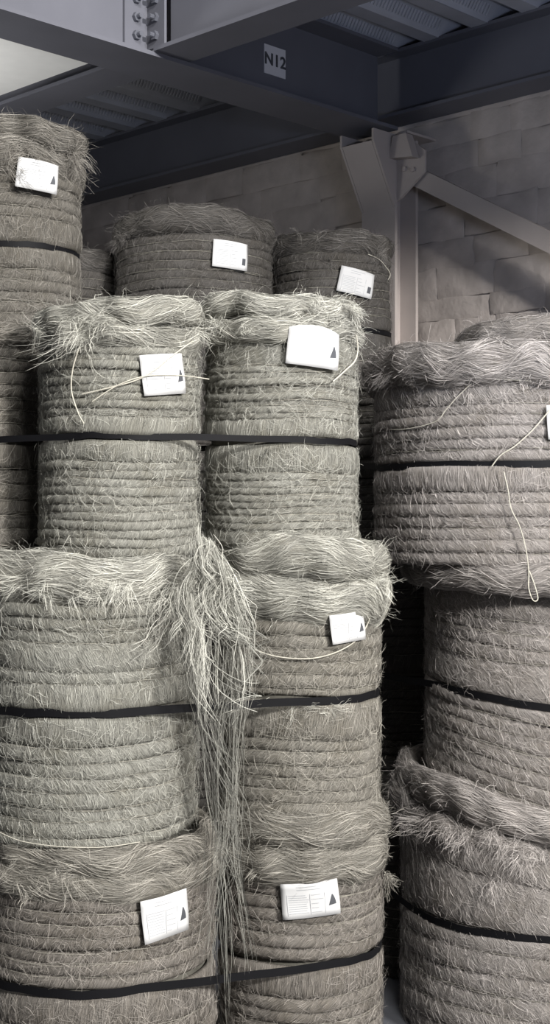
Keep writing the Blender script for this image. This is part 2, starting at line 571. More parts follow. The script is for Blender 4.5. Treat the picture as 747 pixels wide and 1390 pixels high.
    def tuft(self, S, px, py, n, length, spread, fall=0.4, wid=0.0010, curl=0.34, out=0.5, side=0.0):
        th0, z0 = self.hit(px, py, 0.012)
        th = th0 + rng.normal(0, spread / self.R, n); z = z0 + rng.normal(0, spread * 0.4, n)
        d = np.cos(th)[:, None] * self.f + np.sin(th)[:, None] * self.rt
        tg = -np.sin(th)[:, None] * self.f + np.cos(th)[:, None] * self.rt
        P0 = d * (self.R + 0.008 + rng.uniform(0, 0.015, n))[:, None]; P0[:, 2] = z
        k = 11
        nl = max(3, n // 14); lk = rng.integers(0, nl, n)           # locks that curl together
        cth = rng.normal(0, spread / self.R, nl); cz = rng.normal(0, spread * 0.4, nl)
        th = th0 + cth[lk] + rng.normal(0, 0.006 / self.R, n); z = z0 + cz[lk] + rng.normal(0, 0.006, n)
        d = np.cos(th)[:, None] * self.f + np.sin(th)[:, None] * self.rt
        tg = -np.sin(th)[:, None] * self.f + np.cos(th)[:, None] * self.rt
        P0 = d * (self.R + 0.008 + rng.uniform(0, 0.015, n))[:, None]; P0[:, 2] = z
        lv = rng.normal(0, 0.8, (nl, 3)); sg = rng.choice([-1.0, 1.0], nl)
        vel = d * out * rng.uniform(0.3, 1.0, (n, 1)) + tg * (side + 0.9 * sg[lk])[:, None] * rng.uniform(0.3, 1.0, (n, 1)) + lv[lk] * 0.6 + rng.normal(0, 0.22, (n, 3))
        L = (length * rng.uniform(0.35, 1.0, n))[:, None] / k
        P = [P0]
        for i in range(k - 1):
            vel = vel * 0.93 + (rng.normal(0, curl, (nl, 3)))[lk] * 1.1 + rng.normal(0, curl * 0.4, (n, 3)); vel[:, 2] -= fall * 0.35
            nx = P[-1] + vel / (np.linalg.norm(vel, axis=1)[:, None] + 1e-9) * L
            rad = np.linalg.norm(nx[:, :2], axis=1); low = rad < self.R + 0.006
            nx[low, :2] *= ((self.R + 0.006) / rad[low])[:, None]
            P.append(nx)
        P = np.stack(P, axis=1)
        S.add(P, np.repeat(d[:, None], k, axis=1), rng.uniform(0.4, 1.0, n) * wid, rng.uniform(0.25, 1.0, n))

    def label(self, px, py, w, h, roll=0.0, mark='sail', off=0.0165, bow=0.0, curlr=0.0, text=True, label='white printed paper label'):
        th0, z0 = self.hit(px, py, off)
        cr, sr = math.cos(roll), math.sin(roll)

        def f(a, b, e):                       # a, b in -1..1 over the sheet
            x, y = a * w / 2, b * h / 2 + bow * (1 - a * a) * h * (0.5 + 0.5 * b)
            x, y = x * cr - y * sr, x * sr + y * cr
            lift = off + e + 0.003 * math.sin(a * 2.3 + b * 1.7) + curlr * max(0, a - 0.4) * (b + 1)
            return self.on(th0 + x / self.R, z0 + y, lift)

        def patch(name, poly_rows, mat, e, parent, thick=0.0):
            na = len(poly_rows[0]); nb = len(poly_rows)
            V = [f(a, b, e) for row in poly_rows for a, b in row]
            q = [(i * na + j, i * na + j + 1, (i + 1) * na + j + 1, (i + 1) * na + j) for i in range(nb - 1) for j in range(na - 1)]
            o = link(name, mesh_np(name, V, q), mat, parent)
            if thick:
                md = o.modifiers.new('thickness', 'SOLIDIFY'); md.thickness = thick; md.offset = -1
            return o
        self.papers.append((th0, z0, w, h, cr, sr))
        A = np.linspace(-1, 1, 11); B = np.linspace(-1, 1, 7)
        sheet = patch('paper_label', [[(a, b) for a in A] for b in B], M_PAPER, 0.0, self.root, 0.0006)
        sheet['label'] = label
        # printed table: short ruled lines and blurred text rows
        V, q = [], []

        def dash(a0, b0, a1, b1):
            k = 4; s = len(V)
            for i in range(k + 1):
                a = a0 + (a1 - a0) * i / k
                V.append(f(a, b0, 0.0007)); V.append(f(a, b1, 0.0007))
            for i in range(k): q.append((s + 2 * i, s + 2 * i + 2, s + 2 * i + 3, s + 2 * i + 1))
        t = 0.011
        if text:
            for b in (0.78, 0.62): dash(-0.45, b - t, R_(0.1, 0.4), b + t)
            for i in range(9):
                b = 0.30 - i * 0.125
                dash(-0.76, b - t, -0.05 + R_(-0.12, 0), b + t)
                if i % 2 == 0: dash(0.02, b - t, R_(0.2, 0.45), b + t)
            for a in (-0.80, -0.02, 0.48): dash(a - 0.006, -0.82, a + 0.006, 0.36)
            link('printed_table', mesh_np('printed_table', V, q), M_PRINT, sheet)
        if mark == 'sail':
            rows = [[(0.60 + 0.13 * s, -0.42 + 0.62 * s), (0.86 - 0.10 * s * s, -0.36 + 0.56 * s)] for s in np.linspace(0, 1, 7)]
        else:
            rows = [[(0.66, b), (0.76, b), (0.86, b)] for b in np.linspace(-0.62, -0.12, 4)]
        patch('sail_mark' if mark == 'sail' else 'square_mark', rows, M_INK, 0.0008, sheet)
        return sheet

    def twine(self, pix, r=0.0016, off=0.015, label=None, name='twine'):
        pts = []
        for p in pix:
            th, z = self.hit(p[0], p[1], off)
            pts.append(self.on(th, z, off + (p[2] if len(p) > 2 else 0)))
        o = tube(name, smooth_path(pts, max(12, len(pts) * 7)), r, M_TWINE, self.root)
        if label: o['label'] = label
        return o


def strap(keys, label, h=0.021, dr=-0.001, z=None):
    """plastic band pulled tight round the named bales: convex outline of their circles"""
    pts = []
    for k in keys:
        b = BALES[k]
        for a in np.linspace(0, 2 * math.pi, 180, endpoint=False):
            x, y = (b.R + dr) * math.cos(a), (b.R + dr) * math.sin(a)
            zz = b.zs - (b.tilt[1] * (x * b.rt[0] + y * b.rt[1]) if b.tilt else 0)
            pts.append((b.X + x, b.Y + y, zz))
    P = sorted(pts)

    def half(seq):
        o = []
        for p in seq:
            while len(o) > 1 and (o[-1][0] - o[-2][0]) * (p[1] - o[-2][1]) - (o[-1][1] - o[-2][1]) * (p[0] - o[-2][0]) <= 0: o.pop()
            o.append(p)
        return o
    hull = np.array(half(P)[:-1] + half(P[::-1])[:-1])
    nxt = np.roll(hull, -1, axis=0); out = []
    for p, q in zip(hull, nxt):
        m = max(1, int(np.linalg.norm(q - p) / 0.03))
        for i in range(m): out.append(p + (q - p) * i / m)
    C = np.array(out); n = len(C)
    tan = np.roll(C, -1, axis=0) - np.roll(C, 1, axis=0); tan /= np.linalg.norm(tan, axis=1)[:, None]
    o = np.stack([tan[:, 1], -tan[:, 0], 0 * tan[:, 0]], axis=1)
    s = np.linspace(0, 6.283, n)
    wob = (0.0015 * np.sin(s * 9 + R_(0, 6)) + 0.001 * np.sin(s * 23))[:, None]
    up = np.array([0, 0, h / 2])
    ctr = C.mean(axis=0); ctr[2] = 0
    V = np.stack([C - up, C + up, C + up + o * 0.002, C - up + o * 0.002], axis=1) + wob[:, :, None] * np.array([0, 0, 1.0]) - ctr
    idx = np.arange(n); j = (idx + 1) % n; q = []
    for a in range(4):
        b = (a + 1) % 4
        q.append(np.stack([idx * 4 + a, idx * 4 + b, j * 4 + b, j * 4 + a], axis=1))
    link('packing_strap', mesh_np('packing_strap', V.reshape(-1, 3), np.concatenate(q), smooth=False), M_STRAP, loc=tuple(ctr),
         label=label, cat='strap', group='black straps round the bales')


# ------------------------------------------------------------------ the setting
PH = math.radians(45.5)
W = np.array([-math.sin(PH), math.cos(PH), 0.0])      # along the wall, away from the camera
NN = np.array([math.cos(PH), math.sin(PH), 0.0])      # into the wall
UP = np.array([0, 0, 1.0])
P0 = np.array([0.565, 6.70, 0.0])                       # foot of the column


def Q(s, t, z):
    """s along the wall (towards the far left), t out from the column line towards the camera"""
    return P0 + W * s - NN * t + UP * z


def S_(name, mb, mat, label, cat, **kw):
    return mb.build(name, mat, label=label, cat=cat, kind='structure', **kw)


# floor
mb = MB(); mb.box((0.5, 3.0, -0.05), (9, 0, 0), (0, 9, 0), (0, 0, 0.05))
S_('floor', mb, M_FLOOR, 'bare grey concrete floor seen between the bales', 'floor')
# wall: backing and courses of rough whitewashed stone
TW = -0.13
mb = MB(); mb.box(Q(-1.6, TW - 0.16, 2.1), W * 5.6, NN * 0.15, UP * 2.1)
wall = S_('wall_back', mb, M_MORTAR, 'rough whitewashed stone wall behind the stacked bales and steel column', 'wall')


def stone_mesh():
    nx, nz = 5, 4; V = []; f = []
    for k in range(nz):
        for i in range(nx):
            x, z = i / (nx - 1) * 2 - 1, k / (nz - 1) * 2 - 1
            e = max(abs(x), abs(z))
            d = (0.42 if e > 0.98 else 0.75) + R_(-0.25, 0.28)
            V.append((x * (1 + R_(-0.03, 0.03)), -d, z * (1 + R_(-0.09, 0.09))))
    for k in range(nz - 1):
        for i in range(nx - 1):
            f.append((k * nx + i, k * nx + i + 1, (k + 1) * nx + i + 1, (k + 1) * nx + i))
    ring = [i for i in range(nx)] + [k * nx + nx - 1 for k in range(1, nz)] + [(nz - 1) * nx + i for i in range(nx - 2, -1, -1)] + [k * nx for k in range(nz - 2, 0, -1)]
    b = len(V); m = len(ring)
    V += [(V[r][0] * 1.02, 0.3, V[r][2] * 1.02) for r in ring]
    f += [(ring[i], b + i, b + (i + 1) % m, ring[(i + 1) % m]) for i in range(m)]
    me = mesh_np('stone', V, faces=f, smooth=True)
    me.materials.append(M_STONE)
    return me


STONES = [stone_mesh() for _ in range(14)]
z = 1.95; base = Q(0, TW, 0)
rotw = math.atan2(-W[1], -W[0])
while z < 3.95:
    h = R_(0.10, 0.165); s = -2.9 + R_(0, 0.3)
    while s < 3.0:
        w = R_(0.22, 0.46)
        if s < 1.95 or z > 2.5:
            o = link('stone', random.choice(STONES), None, wall)
            c = base + W * (s + w / 2) + UP * (z + h / 2 + R_(-0.008, 0.008))
            o.location = tuple(c); o.rotation_euler = (R_(-0.03, 0.03), R_(-0.03, 0.03), rotw + R_(-0.02, 0.02))
            o.scale = (w / 2 * 1.0, R_(0.009, 0.017), h / 2 * 1.0)
        s += w
    z += h


def ibeam(name, p, d, length, hh, b, label, tw=0.010, tf=0.016, mat=None):
    """p: start on the underside axis; d: horizontal direction"""
    d = np.asarray(d); sd = np.cross(UP, d)
    rt = bpy.data.objects.new(name, None); COL.objects.link(rt)
    rt.location = tuple(p); rt['label'] = label; rt['category'] = 'beam'; rt['kind'] = 'structure'
    c = d * length / 2
    for nm, zc, hb, hz in (('bottom_flange', tf / 2, b / 2, tf / 2), ('web', hh / 2, tw / 2, hh / 2 - tf), ('top_flange', hh - tf / 2, b / 2, tf / 2)):
        m = MB(); m.box(c + UP * zc, d * length / 2, sd * hb, UP * hz)
        m.build(nm, mat or M_STEEL, rt)
    return rt


ZB = 3.40
TE = 3.35
main = ibeam('main_beam', Q(0, TE + 0.1, ZB), NN, TE - 0.02, 0.385, 0.26, 'deep grey steel beam carrying the square aisle sign')
ibeam('wall_beam', Q(-7.0, 0.0, ZB + 0.085), W, 10.6, 0.31, 0.17, 'grey steel beam running along the stone wall above the column')
# joists meet the main beam web from both sides
for t, lab in ((1.52, 'grey steel joist bolted to the signed beam'), (TE, 'grey steel edge joist of the near bay')):
    if t < TE: ibeam('joist', Q(-0.13, t, ZB + 0.017), -W, 7.0, 0.36, 0.19, lab + ', half passing to the right')
    ibeam('joist', Q(0.13, t, ZB + 0.017), W, 2.7, 0.36, 0.19, lab + ', half passing to the left')


# bolted angle cleat in the corner
rt = bpy.data.objects.new('bolted_cleat', None); COL.objects.link(rt)
rt.location = tuple(Q(-0.006, 1.54, ZB + 0.06)); rt['label'] = 'steel angle cleat with rows of bolts where joist meets beam'; rt['category'] = 'bracket'; rt['kind'] = 'structure'
cl_h = 0.30
m = MB(); m.box(-NN * 0.065 + -W * 0.006 + UP * cl_h / 2, NN * 0.062, W * 0.006, UP * cl_h / 2); m.build('beam_plate', M_STEEL, rt)
m = MB(); m.box(-W * 0.064 - NN * 0.006 + UP * cl_h / 2 , W * 0.052, NN * 0.006, UP * cl_h / 2); m.build('joist_plate', M_STEEL, rt)
for k in range(4):
    zc = 0.045 + 0.072 * k
    for c, ax, a2 in ((-NN * 0.072 - W * 0.012, -W, NN), (-W * 0.066 - NN * 0.012, -NN, W)):
        m = MB()
        m.prism([c + UP * zc + (a2 * math.cos(q) + UP * math.sin(q)) * 0.019 for q in np.arange(6) * math.pi / 3], ax * 0.016)
        m.prism([c + ax * 0.016 + UP * zc + (a2 * math.cos(q) + UP * math.sin(q)) * 0.010 for q in np.arange(8) * math.pi / 4], ax * 0.02)
        m.build('bolt', M_BOLT, rt)

# ribbed steel deck above the joists, sheet by sheet
ZD = ZB + 0.39
mb = MB(); mb.box(Q(-1.7, 0.62, ZD + 0.14), W * 5.5, NN * 1.02, UP * 0.04)
deck = S_('ceiling', mb, M_DECK, 'ribbed metal deck lying on the steel joists overhead', 'ceiling')


def deck_sheet():
    pitch, dep = 0.27, 0.075
    prof = []
    for k in range(3):
        x = k * pitch
        prof += [(x, 0), (x + 0.085, 0), (x + 0.095, 0.012), (x + 0.125, dep), (x + 0.22, dep), (x + 0.26, 0.012)]
    prof.append((3 * pitch - 0.004, 0))
    n = len(prof); L = 1.0
    V = [tuple(W * x + NN * sgn * L + UP * (zz + e)) for e in (0, 0.004) for sgn in (-1, 1) for x, zz in prof]
    f = []
    for e in (0, 1):
        for i in range(n - 1): f.append((e * 2 * n + i, e * 2 * n + i + 1, e * 2 * n + n + i + 1, e * 2 * n + n + i))
    me = mesh_np('deck_sheet', V, faces=f, smooth=False)
    me.materials.append(M_DECK); return me, 3 * pitch


dm, dw = deck_sheet()
for k in range(-9, 4):
    o = link('deck_sheet', dm, None, deck)
    o.location = tuple(Q(0.2 + k * dw, 0.62, ZD))
# punched vents along the webs of the deck ribs: small raised dashes
m = MB()
for k in range(-9, 9):
    s0 = 0.2 + k * 0.27 + 0.240
    for i in range(62):
        t = 0.12 + i * 0.021
        m.box(Q(s0 - 0.003, t, ZD + 0.0415), NN * 0.0050, W * 0.013 - UP * 0.0205, -W * 0.002 - UP * 0.0013)
m.build('punched_vents', plain_material('vent_bright', (0.42, 0.43, 0.47), 0.4, metallic=0.3), deck, kind='stuff')

# white board over the near left bay
mb = MB(); mb.box(Q(1.45, (1.62 + TE) / 2, ZB + 0.035), W * 1.31, NN * ((TE - 1.62) / 2 - 0.06), UP * 0.008)
S_('ceiling_board', mb, M_BOARD, 'white board resting on the beam flanges in the near bay', 'ceiling')

# sign plate
sg = bpy.data.objects.new('aisle_sign', None); COL.objects.link(sg)
SP = Q(0, 0.815, 0); SP[2] = 3.588
sg.location = tuple(SP - W * 0.007); sg['label'] = 'square white plate lettered N12 on the steel beam'; sg['category'] = 'sign'
m = MB(); m.box((0, 0, 0), NN * 0.066, W * 0.002, UP * 0.063); m.build('plate', M_SIGN, sg)
fc = bpy.data.curves.new('lettering', 'FONT'); fc.body = 'N12'; fc.size = 0.072; fc.align_x = 'CENTER'; fc.align_y = 'CENTER'
fc.extrude = 0.0008; fc.offset = 0.0018; fc.space_character = 1.08
tmp = bpy.data.objects.new('tmp', fc); COL.objects.link(tmp)
dg = bpy.context.evaluated_depsgraph_get()
lm = bpy.data.meshes.new_from_object(tmp.evaluated_get(dg)); bpy.data.objects.remove(tmp)
lo = link('lettering', lm, M_INK, sg)
lm.materials.clear(); lm.materials.append(M_INK)
Mx = Matrix((( NN[0], 0, -W[0]), (NN[1], 0, -W[1]), (0, 1, 0))).to_4x4()
lo.matrix_local = Matrix.Translation(tuple(-W * 0.0035)) @ Mx

# column with haunch, cap plate and brace gusset
ct = bpy.data.objects.new('steel_column', None); COL.objects.link(ct)
ct.location = tuple(Q(0, 0, 0)); ct['label'] = 'cream painted steel column with flared head against the stone wall'; ct['category'] = 'column'; ct['kind'] = 'structure'
HC = ZB - 0.012
for nm, t, hb, hn in (('front_flange', 0.10, 0.102, 0.009), ('rear_flange', -0.055, 0.102, 0.009), ('web', 0.022, 0.006, 0.072)):
    m = MB(); m.box(-NN * t + UP * HC / 2, W * hb, NN * hn, UP * HC / 2); m.build(nm, M_CREAM, ct)
m = MB(); m.box(UP * (HC + 0.006) - W * 0.03 + NN * 0.02, W * 0.13, NN * 0.11, UP * 0.006); m.build('cap_plate', M_CREAM, ct)
# haunch: two side cheeks and a sloping face plate between them
zh0, zh1, pr = HC - 0.34, HC - 0.055, 0.155
cheek = [-NN * 0.109 + UP * zh0, -NN * (0.109 + pr) + UP * zh1, -NN * (0.109 + pr) + UP * HC, -NN * 0.109 + UP * HC]
for sgn in (-1, 1):
    m = MB(); m.prism([p + W * (sgn * 0.098 - 0.006) for p in cheek], W * 0.012); m.build('haunch_cheek', M_CREAM, ct)
m = MB(); m.prism([cheek[0] - W * 0.09 , cheek[1] - W * 0.09, cheek[1] - W * 0.09 + NN * 0.02, cheek[0] - W * 0.09 + NN * 0.012 + UP * 0.02], W * 0.18)
m.build('haunch_face', M_CREAM, ct)
# gusset filling the column side up to the brace
gz = HC - 0.06
m = MB()
gp = [(-0.10, HC - 0.34), (-0.10, HC), (0.02, HC), (0.16, HC - 0.10), (0.16, HC - 0.20), (0.02, HC - 0.30)]
m.prism([-NN * 0.085 - W * (a + 0.11) + UP * zz for a, zz in gp], -NN * 0.012); m.build('gusset', M_CREAM, ct)
m = MB(); m.prism([-NN * 0.10 - W * 0.10 + UP * (HC - 0.12), -NN * 0.10 - W * 0.24 + UP * (HC - 0.135), -NN * 0.10 - W * 0.20 + UP * (HC - 0.02), -NN * 0.10 - W * 0.12 + UP * (HC - 0.02)], -NN * 0.05)
m.build('gusset_lug', M_CREAM, ct)
for k in range(2):
    c = -NN * 0.098 - W * (0.155 + 0.05 * k) + UP * (HC - 0.17 - 0.012 * k)
    m = MB(); m.prism([c + (W * math.cos(q) + UP * math.sin(q)) * 0.012 for q in np.arange(6) * math.pi / 3], -NN * 0.012); m.build('bolt', M_CREAM, ct)
# brace
a = -NN * 0.065 - W * 0.10 + UP * (HC - 0.155); b = -NN * 0.065 - W * 2.9 + UP * (HC - 0.155 - 1.55)
d = (b - a) / np.linalg.norm(b - a); u2 = np.cross(d, NN); u2 /= np.linalg.norm(u2)
rt = bpy.data.objects.new('diagonal_brace', None); COL.objects.link(rt); rt.location = ct.location
rt['label'] = 'cream steel angle brace sloping down from the column head'; rt['category'] = 'brace'; rt['kind'] = 'structure'
m = MB(); m.box((a + b) / 2, (b - a) / 2, u2 * 0.042, NN * 0.005); m.build('face_leg', M_CREAM, rt)
up2 = u2 if u2[2] > 0 else -u2
m = MB(); m.box((a + b) / 2 + up2 * 0.038 + NN * 0.012, (b - a) / 2, up2 * 0.005, NN * 0.012); m.build('return_leg', M_CREAM, rt)
# the neighbouring column (outside the frame) that takes the brace, and the one under the mezzanine edge
for (s, t, lab) in ((-3.0, 0.0, 'cream steel column taking the low end of the brace'), (0.0, TE, 'cream steel column under the mezzanine edge')):
    c2 = bpy.data.objects.new('steel_column', None); COL.objects.link(c2); c2.location = tuple(Q(s, t, 0))
    c2['label'] = lab; c2['category'] = 'column'; c2['kind'] = 'structure'
    for ch in ct.children:
        if ch.name.split('.')[0] in ('front_flange', 'rear_flange', 'web', 'cap_plate'):
            n_ = ch.copy(); COL.objects.link(n_); n_.parent = c2

# ------------------------------------------------------------------ the bales
c, w, b, r = 'c', 'w', 'b', 'r'


def seq(*items):
    out = []
    for it in items:
        if isinstance(it, tuple) and len(it) == 3: out += [(it[0], it[1])] * it[2]
        else: out.append(it)
    return out


FRONT = 'bales of the front stack'
RIGHT = 'wide bales of the right stack'
BACK = 'bales on the top tier at the back'
# front left column, bottom to top
Bale('A1', 130, 3.75, 0.315, 0.0, 0.436, 0.79, seq((r, 30), (r, 34), (c, 16, 7)), seq((b, 42), (c, 19, 8)), 'tan',
     'fat bale at the bottom of the front left column, white label low on its side', FRONT, slant=1.05, rimR=0.012, rimamp=0.9, rimtone='straw',
     tufts=((110, 1205, 60, 0.10, 0.05), (20, 1190, 70, 0.08, 0.06)))
A1 = BALES['A1']; A1.label(226, 1244, 0.128, 0.108, roll=0.10, curlr=0.006)
Bale('A2', 118, 3.75, 0.295, 0.79, 1.122, 1.50, seq((r, 56), (c, 16), (c, 17), (c, 19), (w, 36), (c, 17), (b, 36)), seq((b, 42), (c, 21, 6), (c, 14)), 'olive',
     'fat bale without a label in the middle of the front left column', FRONT, slant=-0.95, rimR=0.006, rimamp=1.5, rimtone='pale',
     tufts=((235, 800, 160, 0.30, 0.025, 0.5, 0.0016), (165, 800, 110, 0.09, 0.03), (60, 800, 120, 0.08, 0.05), (120, 795, 90, 0.08, 0.04)))
A2 = BALES['A2']
A2.twine([(0, 1130), (30, 1142), (80, 1149), (140, 1150), (190, 1143)], r=0.0012)
Bale('A3', 163, 3.80, 0.213, 1.505, 1.816, 2.165, seq((r, 30), (r, 34), (c, 11, 9), (b, 26)), seq((b, 30), (c, 11.5, 10), (c, 14)), 'olive',
     'slim bale on top of the front left column, loose twine crossing its tilted label', FRONT, slant=0.95, rimR=0.012, rimamp=1.5, rimtone='pale',
     tufts=((125, 440, 110, 0.13, 0.022), (105, 455, 50, 0.22, 0.010), (75, 450, 80, 0.09, 0.03), (265, 450, 100, 0.07, 0.014), (62, 440, 40, 0.06, 0.02)))
A3 = BALES['A3']; A3.label(224, 508, 0.121, 0.105, roll=0.11)
A3.twine([(112, 535), (150, 526), (185, 516), (210, 502), (235, 482), (262, 463)], r=0.0019, off=0.019, label='pale twine slanting across the label')
A3.twine([(125, 545), (160, 523), (195, 511), (230, 509), (258, 511), (274, 515, 0.02)], r=0.0016, off=0.021)
A3.twine([(108, 470), (99, 500), (97, 530), (106, 560), (114, 575)], r=0.0018, off=0.018)
# front right column
Bale('B1', 408, 3.95, 0.228, 0.0, 0.412, 0.80, seq((r, 36), (r, 44), (c, 15, 6)), seq((b, 40), (c, 17, 9)), 'tan',
     'brownish bale at the bottom of the column right of the hanging fibres', FRONT, slant=0.6, rimR=0.030, rimamp=1.1, rimtone='straw',
     tufts=((525, 1195, 160, 0.07, 0.022, 0.3), (420, 1195, 60, 0.05, 0.05)))
B1 = BALES['B1']; B1.label(422, 1222, 0.147, 0.094, roll=0.09)
Bale('B2', 406, 3.95, 0.226, 0.80, 1.117, 1.535, seq((r, 44), (r, 58), (c, 17, 5), (b, 10)), seq((b, 52), (c, 18, 6)), 'straw',
     'straw coloured bale in the middle of the front right column, folded label under its rim', FRONT, slant=0.8, rimR=0.022, rimamp=1.2, rimtone='pale',
     tufts=((512, 790, 260, 0.08, 0.022, 0.2), (340, 945, 40, 0.09, 0.03), (420, 960, 60, 0.08, 0.05, 0.3)))
B2 = BALES['B2']; B2.label(474, 852, 0.098, 0.078, roll=0.10, off=0.024)
B2.twine([(346, 882), (370, 890), (400, 894), (430, 893), (460, 884), (485, 868), (500, 845), (505, 820)], r=0.0018)
Bale('B3', 381, 3.95, 0.214, 1.53, 1.812, 2.20, seq((r, 28), (r, 30), (w, 40), (c, 9.5, 8), (b, 28)), seq((b, 38), (c, 9, 8), (w, 22)), 'olive',
     'pale bale on top of the front right column with a bright bulging label', FRONT, slant=0.5, rimR=0.010, rimamp=1.4, rimtone='pale',
     tufts=((480, 420, 160, 0.07, 0.02), (300, 440, 180, 0.09, 0.018), (345, 450, 60, 0.06, 0.02), (440, 415, 90, 0.06, 0.03)))
B3 = BALES['B3']; B3.label(428, 473, 0.144, 0.098, roll=-0.10, bow=0.12, text=False)
B3.twine([(484, 455), (486, 475), (482, 490), (470, 502), (459, 512), (452, 518)], r=0.0022, label='pale knotted twine end')
# left of the front stack, half out of the frame
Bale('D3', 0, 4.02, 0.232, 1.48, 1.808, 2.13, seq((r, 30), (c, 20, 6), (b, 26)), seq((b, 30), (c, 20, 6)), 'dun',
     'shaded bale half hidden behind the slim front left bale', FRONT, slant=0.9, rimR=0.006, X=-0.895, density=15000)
# right stack
Bale('C1', 738, 4.52, 0.455, 0.0, 0.375, 0.72, seq((r, 26), (r, 20), (w, 24), (w, 46)), seq((c, 22, 6)), 'rose',
     'widest bale at the bottom of the right stack standing on the floor', RIGHT, slant=-0.85, rimR=0.02, rimamp=1.5, tilt=(0, 0, 0.27), seg=170,
     tufts=((540, 1085, 260, 0.12, 0.03, 0.3, 0.0009, 0.5), (560, 1115, 260, 0.12, 0.03, 0.5, 0.0009, 0.5), (590, 1120, 240, 0.12, 0.04, 0.5, 0.0009, 0.5),
            (620, 1135, 200, 0.10, 0.03, 0.7, 0.0009, 0.5), (650, 1140, 240, 0.12, 0.04, 0.6, 0.0009, 0.5), (690, 1155, 220, 0.11, 0.04, 0.6, 0.0009, 0.5),
            (725, 1165, 220, 0.10, 0.04, 0.6, 0.0009, 0.5), (690, 1190, 90, 0.10, 0.04, 0.9)))
C1 = BALES['C1']
Bale('C2', 742, 4.50, 0.385, 0.70, 1.045, 1.46, seq((r, 30), (w, 36), (c, 17, 3), (w, 44)), seq((c, 22, 7)), 'rose',
     'tilted bale without a label in the middle of the right stack', RIGHT, slant=-0.8, rimR=0.085, rimamp=0.7, tilt=(0.28, 0.11, 0.02), seg=160,
     tufts=((600, 830, 60, 0.05, 0.04),))
Bale('C3', 694, 4.52, 0.435, 1.46, 1.760, 2.115, seq((r, 46), (w, 30), (c, 14.5, 5)), seq((b, 34), (c, 16, 6)), 'rose',
     'wide bale on top of the right stack with a twine loop hanging down its front', RIGHT, slant=-0.75, rimR=0.022, rimamp=1.3, seg=170,
     tufts=((520, 510, 220, 0.09, 0.03), (545, 510, 90, 0.07, 0.03), (660, 515, 90, 0.06, 0.08), (720, 515, 60, 0.05, 0.03)))
C3 = BALES['C3']
C3.label(778, 572, 0.15, 0.10, roll=0.05)
C3.twine([(505, 580), (545, 583), (590, 573), (606, 556), (625, 535), (650, 517), (700, 516), (747, 520)], r=0.0013)
C3.twine([(747, 556), (725, 582), (700, 605), (680, 618), (668, 633)], r=0.0019)
C3.twine([(684, 640), (690, 665), (694, 690), (706, 715), (714, 745), (718, 775), (717, 798, 0.02), (722, 814, 0.03), (728, 812, 0.03), (725, 795, 0.02), (719, 775)], r=0.0018,
         label='twine ending in a loop', off=0.03)
# shaded bales in the gap between the two stacks
GAP = 'bales in the dark gap'
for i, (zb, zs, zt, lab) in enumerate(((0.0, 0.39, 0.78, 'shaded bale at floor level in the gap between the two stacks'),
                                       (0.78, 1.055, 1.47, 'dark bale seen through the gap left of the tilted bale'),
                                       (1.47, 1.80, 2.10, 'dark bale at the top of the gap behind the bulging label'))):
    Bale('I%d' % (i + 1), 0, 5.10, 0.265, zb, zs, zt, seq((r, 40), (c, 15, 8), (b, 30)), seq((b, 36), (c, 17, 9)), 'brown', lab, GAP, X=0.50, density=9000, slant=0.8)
# behind the right stack: only the top tuft shows
for i, (zb, zs, zt, lab) in enumerate(((0.0, 0.39, 0.76, 'hidden lowest bale behind the right stack'), (0.76, 1.12, 1.50, 'hidden middle bale behind the right stack'),
                                       (1.50, 1.88, 2.34, 'bale whose fuzzy top shows above the right stack against the wall'))):
    Bale('J%d' % (i + 1), 0, 5.52, 0.30, zb, zs, zt, seq((r, 40), (c, 20, 8)), seq((c, 20, 9)), 'rose', lab, 'bales behind the right stack', X=1.02,
         fuzz=(i == 2), rimamp=1.6, density=9000)
# left column behind, top tier against the beams
for i, (zb, zs, zt) in enumerate(((0.0, 0.39, 0.74), (0.74, 1.10, 1.46), (1.46, 1.82, 2.16))):
    Bale('E%d' % (i + 1), 0, 4.80, 0.240, zb, zs, zt, seq((r, 40), (c, 20, 7), (b, 28)), seq((b, 28), (c, 20, 8)), 'brown',
         ('hidden floor level bale', 'hidden second bale', 'mostly hidden third bale')[i] + ' under the tall back left bale', X=-0.905, fuzz=False)
Bale('E4', 15, 4.80, 0.232, 2.16, 2.497, 2.905, seq((r, 30), (r, 44), (c, 15, 4), (b, 36)), seq((b, 30), (c, 15, 7)), 'dun',
     'back left bale nearest the steel beams, shaggy rim hanging over its label', BACK, slant=0.95, rimR=0.016, rimamp=1.8,
     tufts=((100, 215, 260, 0.13, 0.016, 0.6), (60, 190, 140, 0.08, 0.04), (30, 205, 160, 0.10, 0.02), (15, 230, 120, 0.12, 0.02)))
BALES['E4'].label(52, 238, 0.125, 0.098, roll=-0.10, off=0.034)
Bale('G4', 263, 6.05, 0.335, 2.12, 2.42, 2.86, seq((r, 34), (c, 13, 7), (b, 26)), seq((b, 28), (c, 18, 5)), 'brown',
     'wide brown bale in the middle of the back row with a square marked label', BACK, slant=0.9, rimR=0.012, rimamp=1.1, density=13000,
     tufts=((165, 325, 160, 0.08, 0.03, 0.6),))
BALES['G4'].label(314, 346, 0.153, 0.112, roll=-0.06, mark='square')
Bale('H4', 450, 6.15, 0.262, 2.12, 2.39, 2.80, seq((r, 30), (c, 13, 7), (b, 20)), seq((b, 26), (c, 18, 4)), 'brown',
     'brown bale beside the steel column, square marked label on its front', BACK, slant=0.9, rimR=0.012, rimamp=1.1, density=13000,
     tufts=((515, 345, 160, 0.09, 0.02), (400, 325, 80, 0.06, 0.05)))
BALES['H4'].label(485, 383, 0.152, 0.108, roll=-0.20, mark='square')
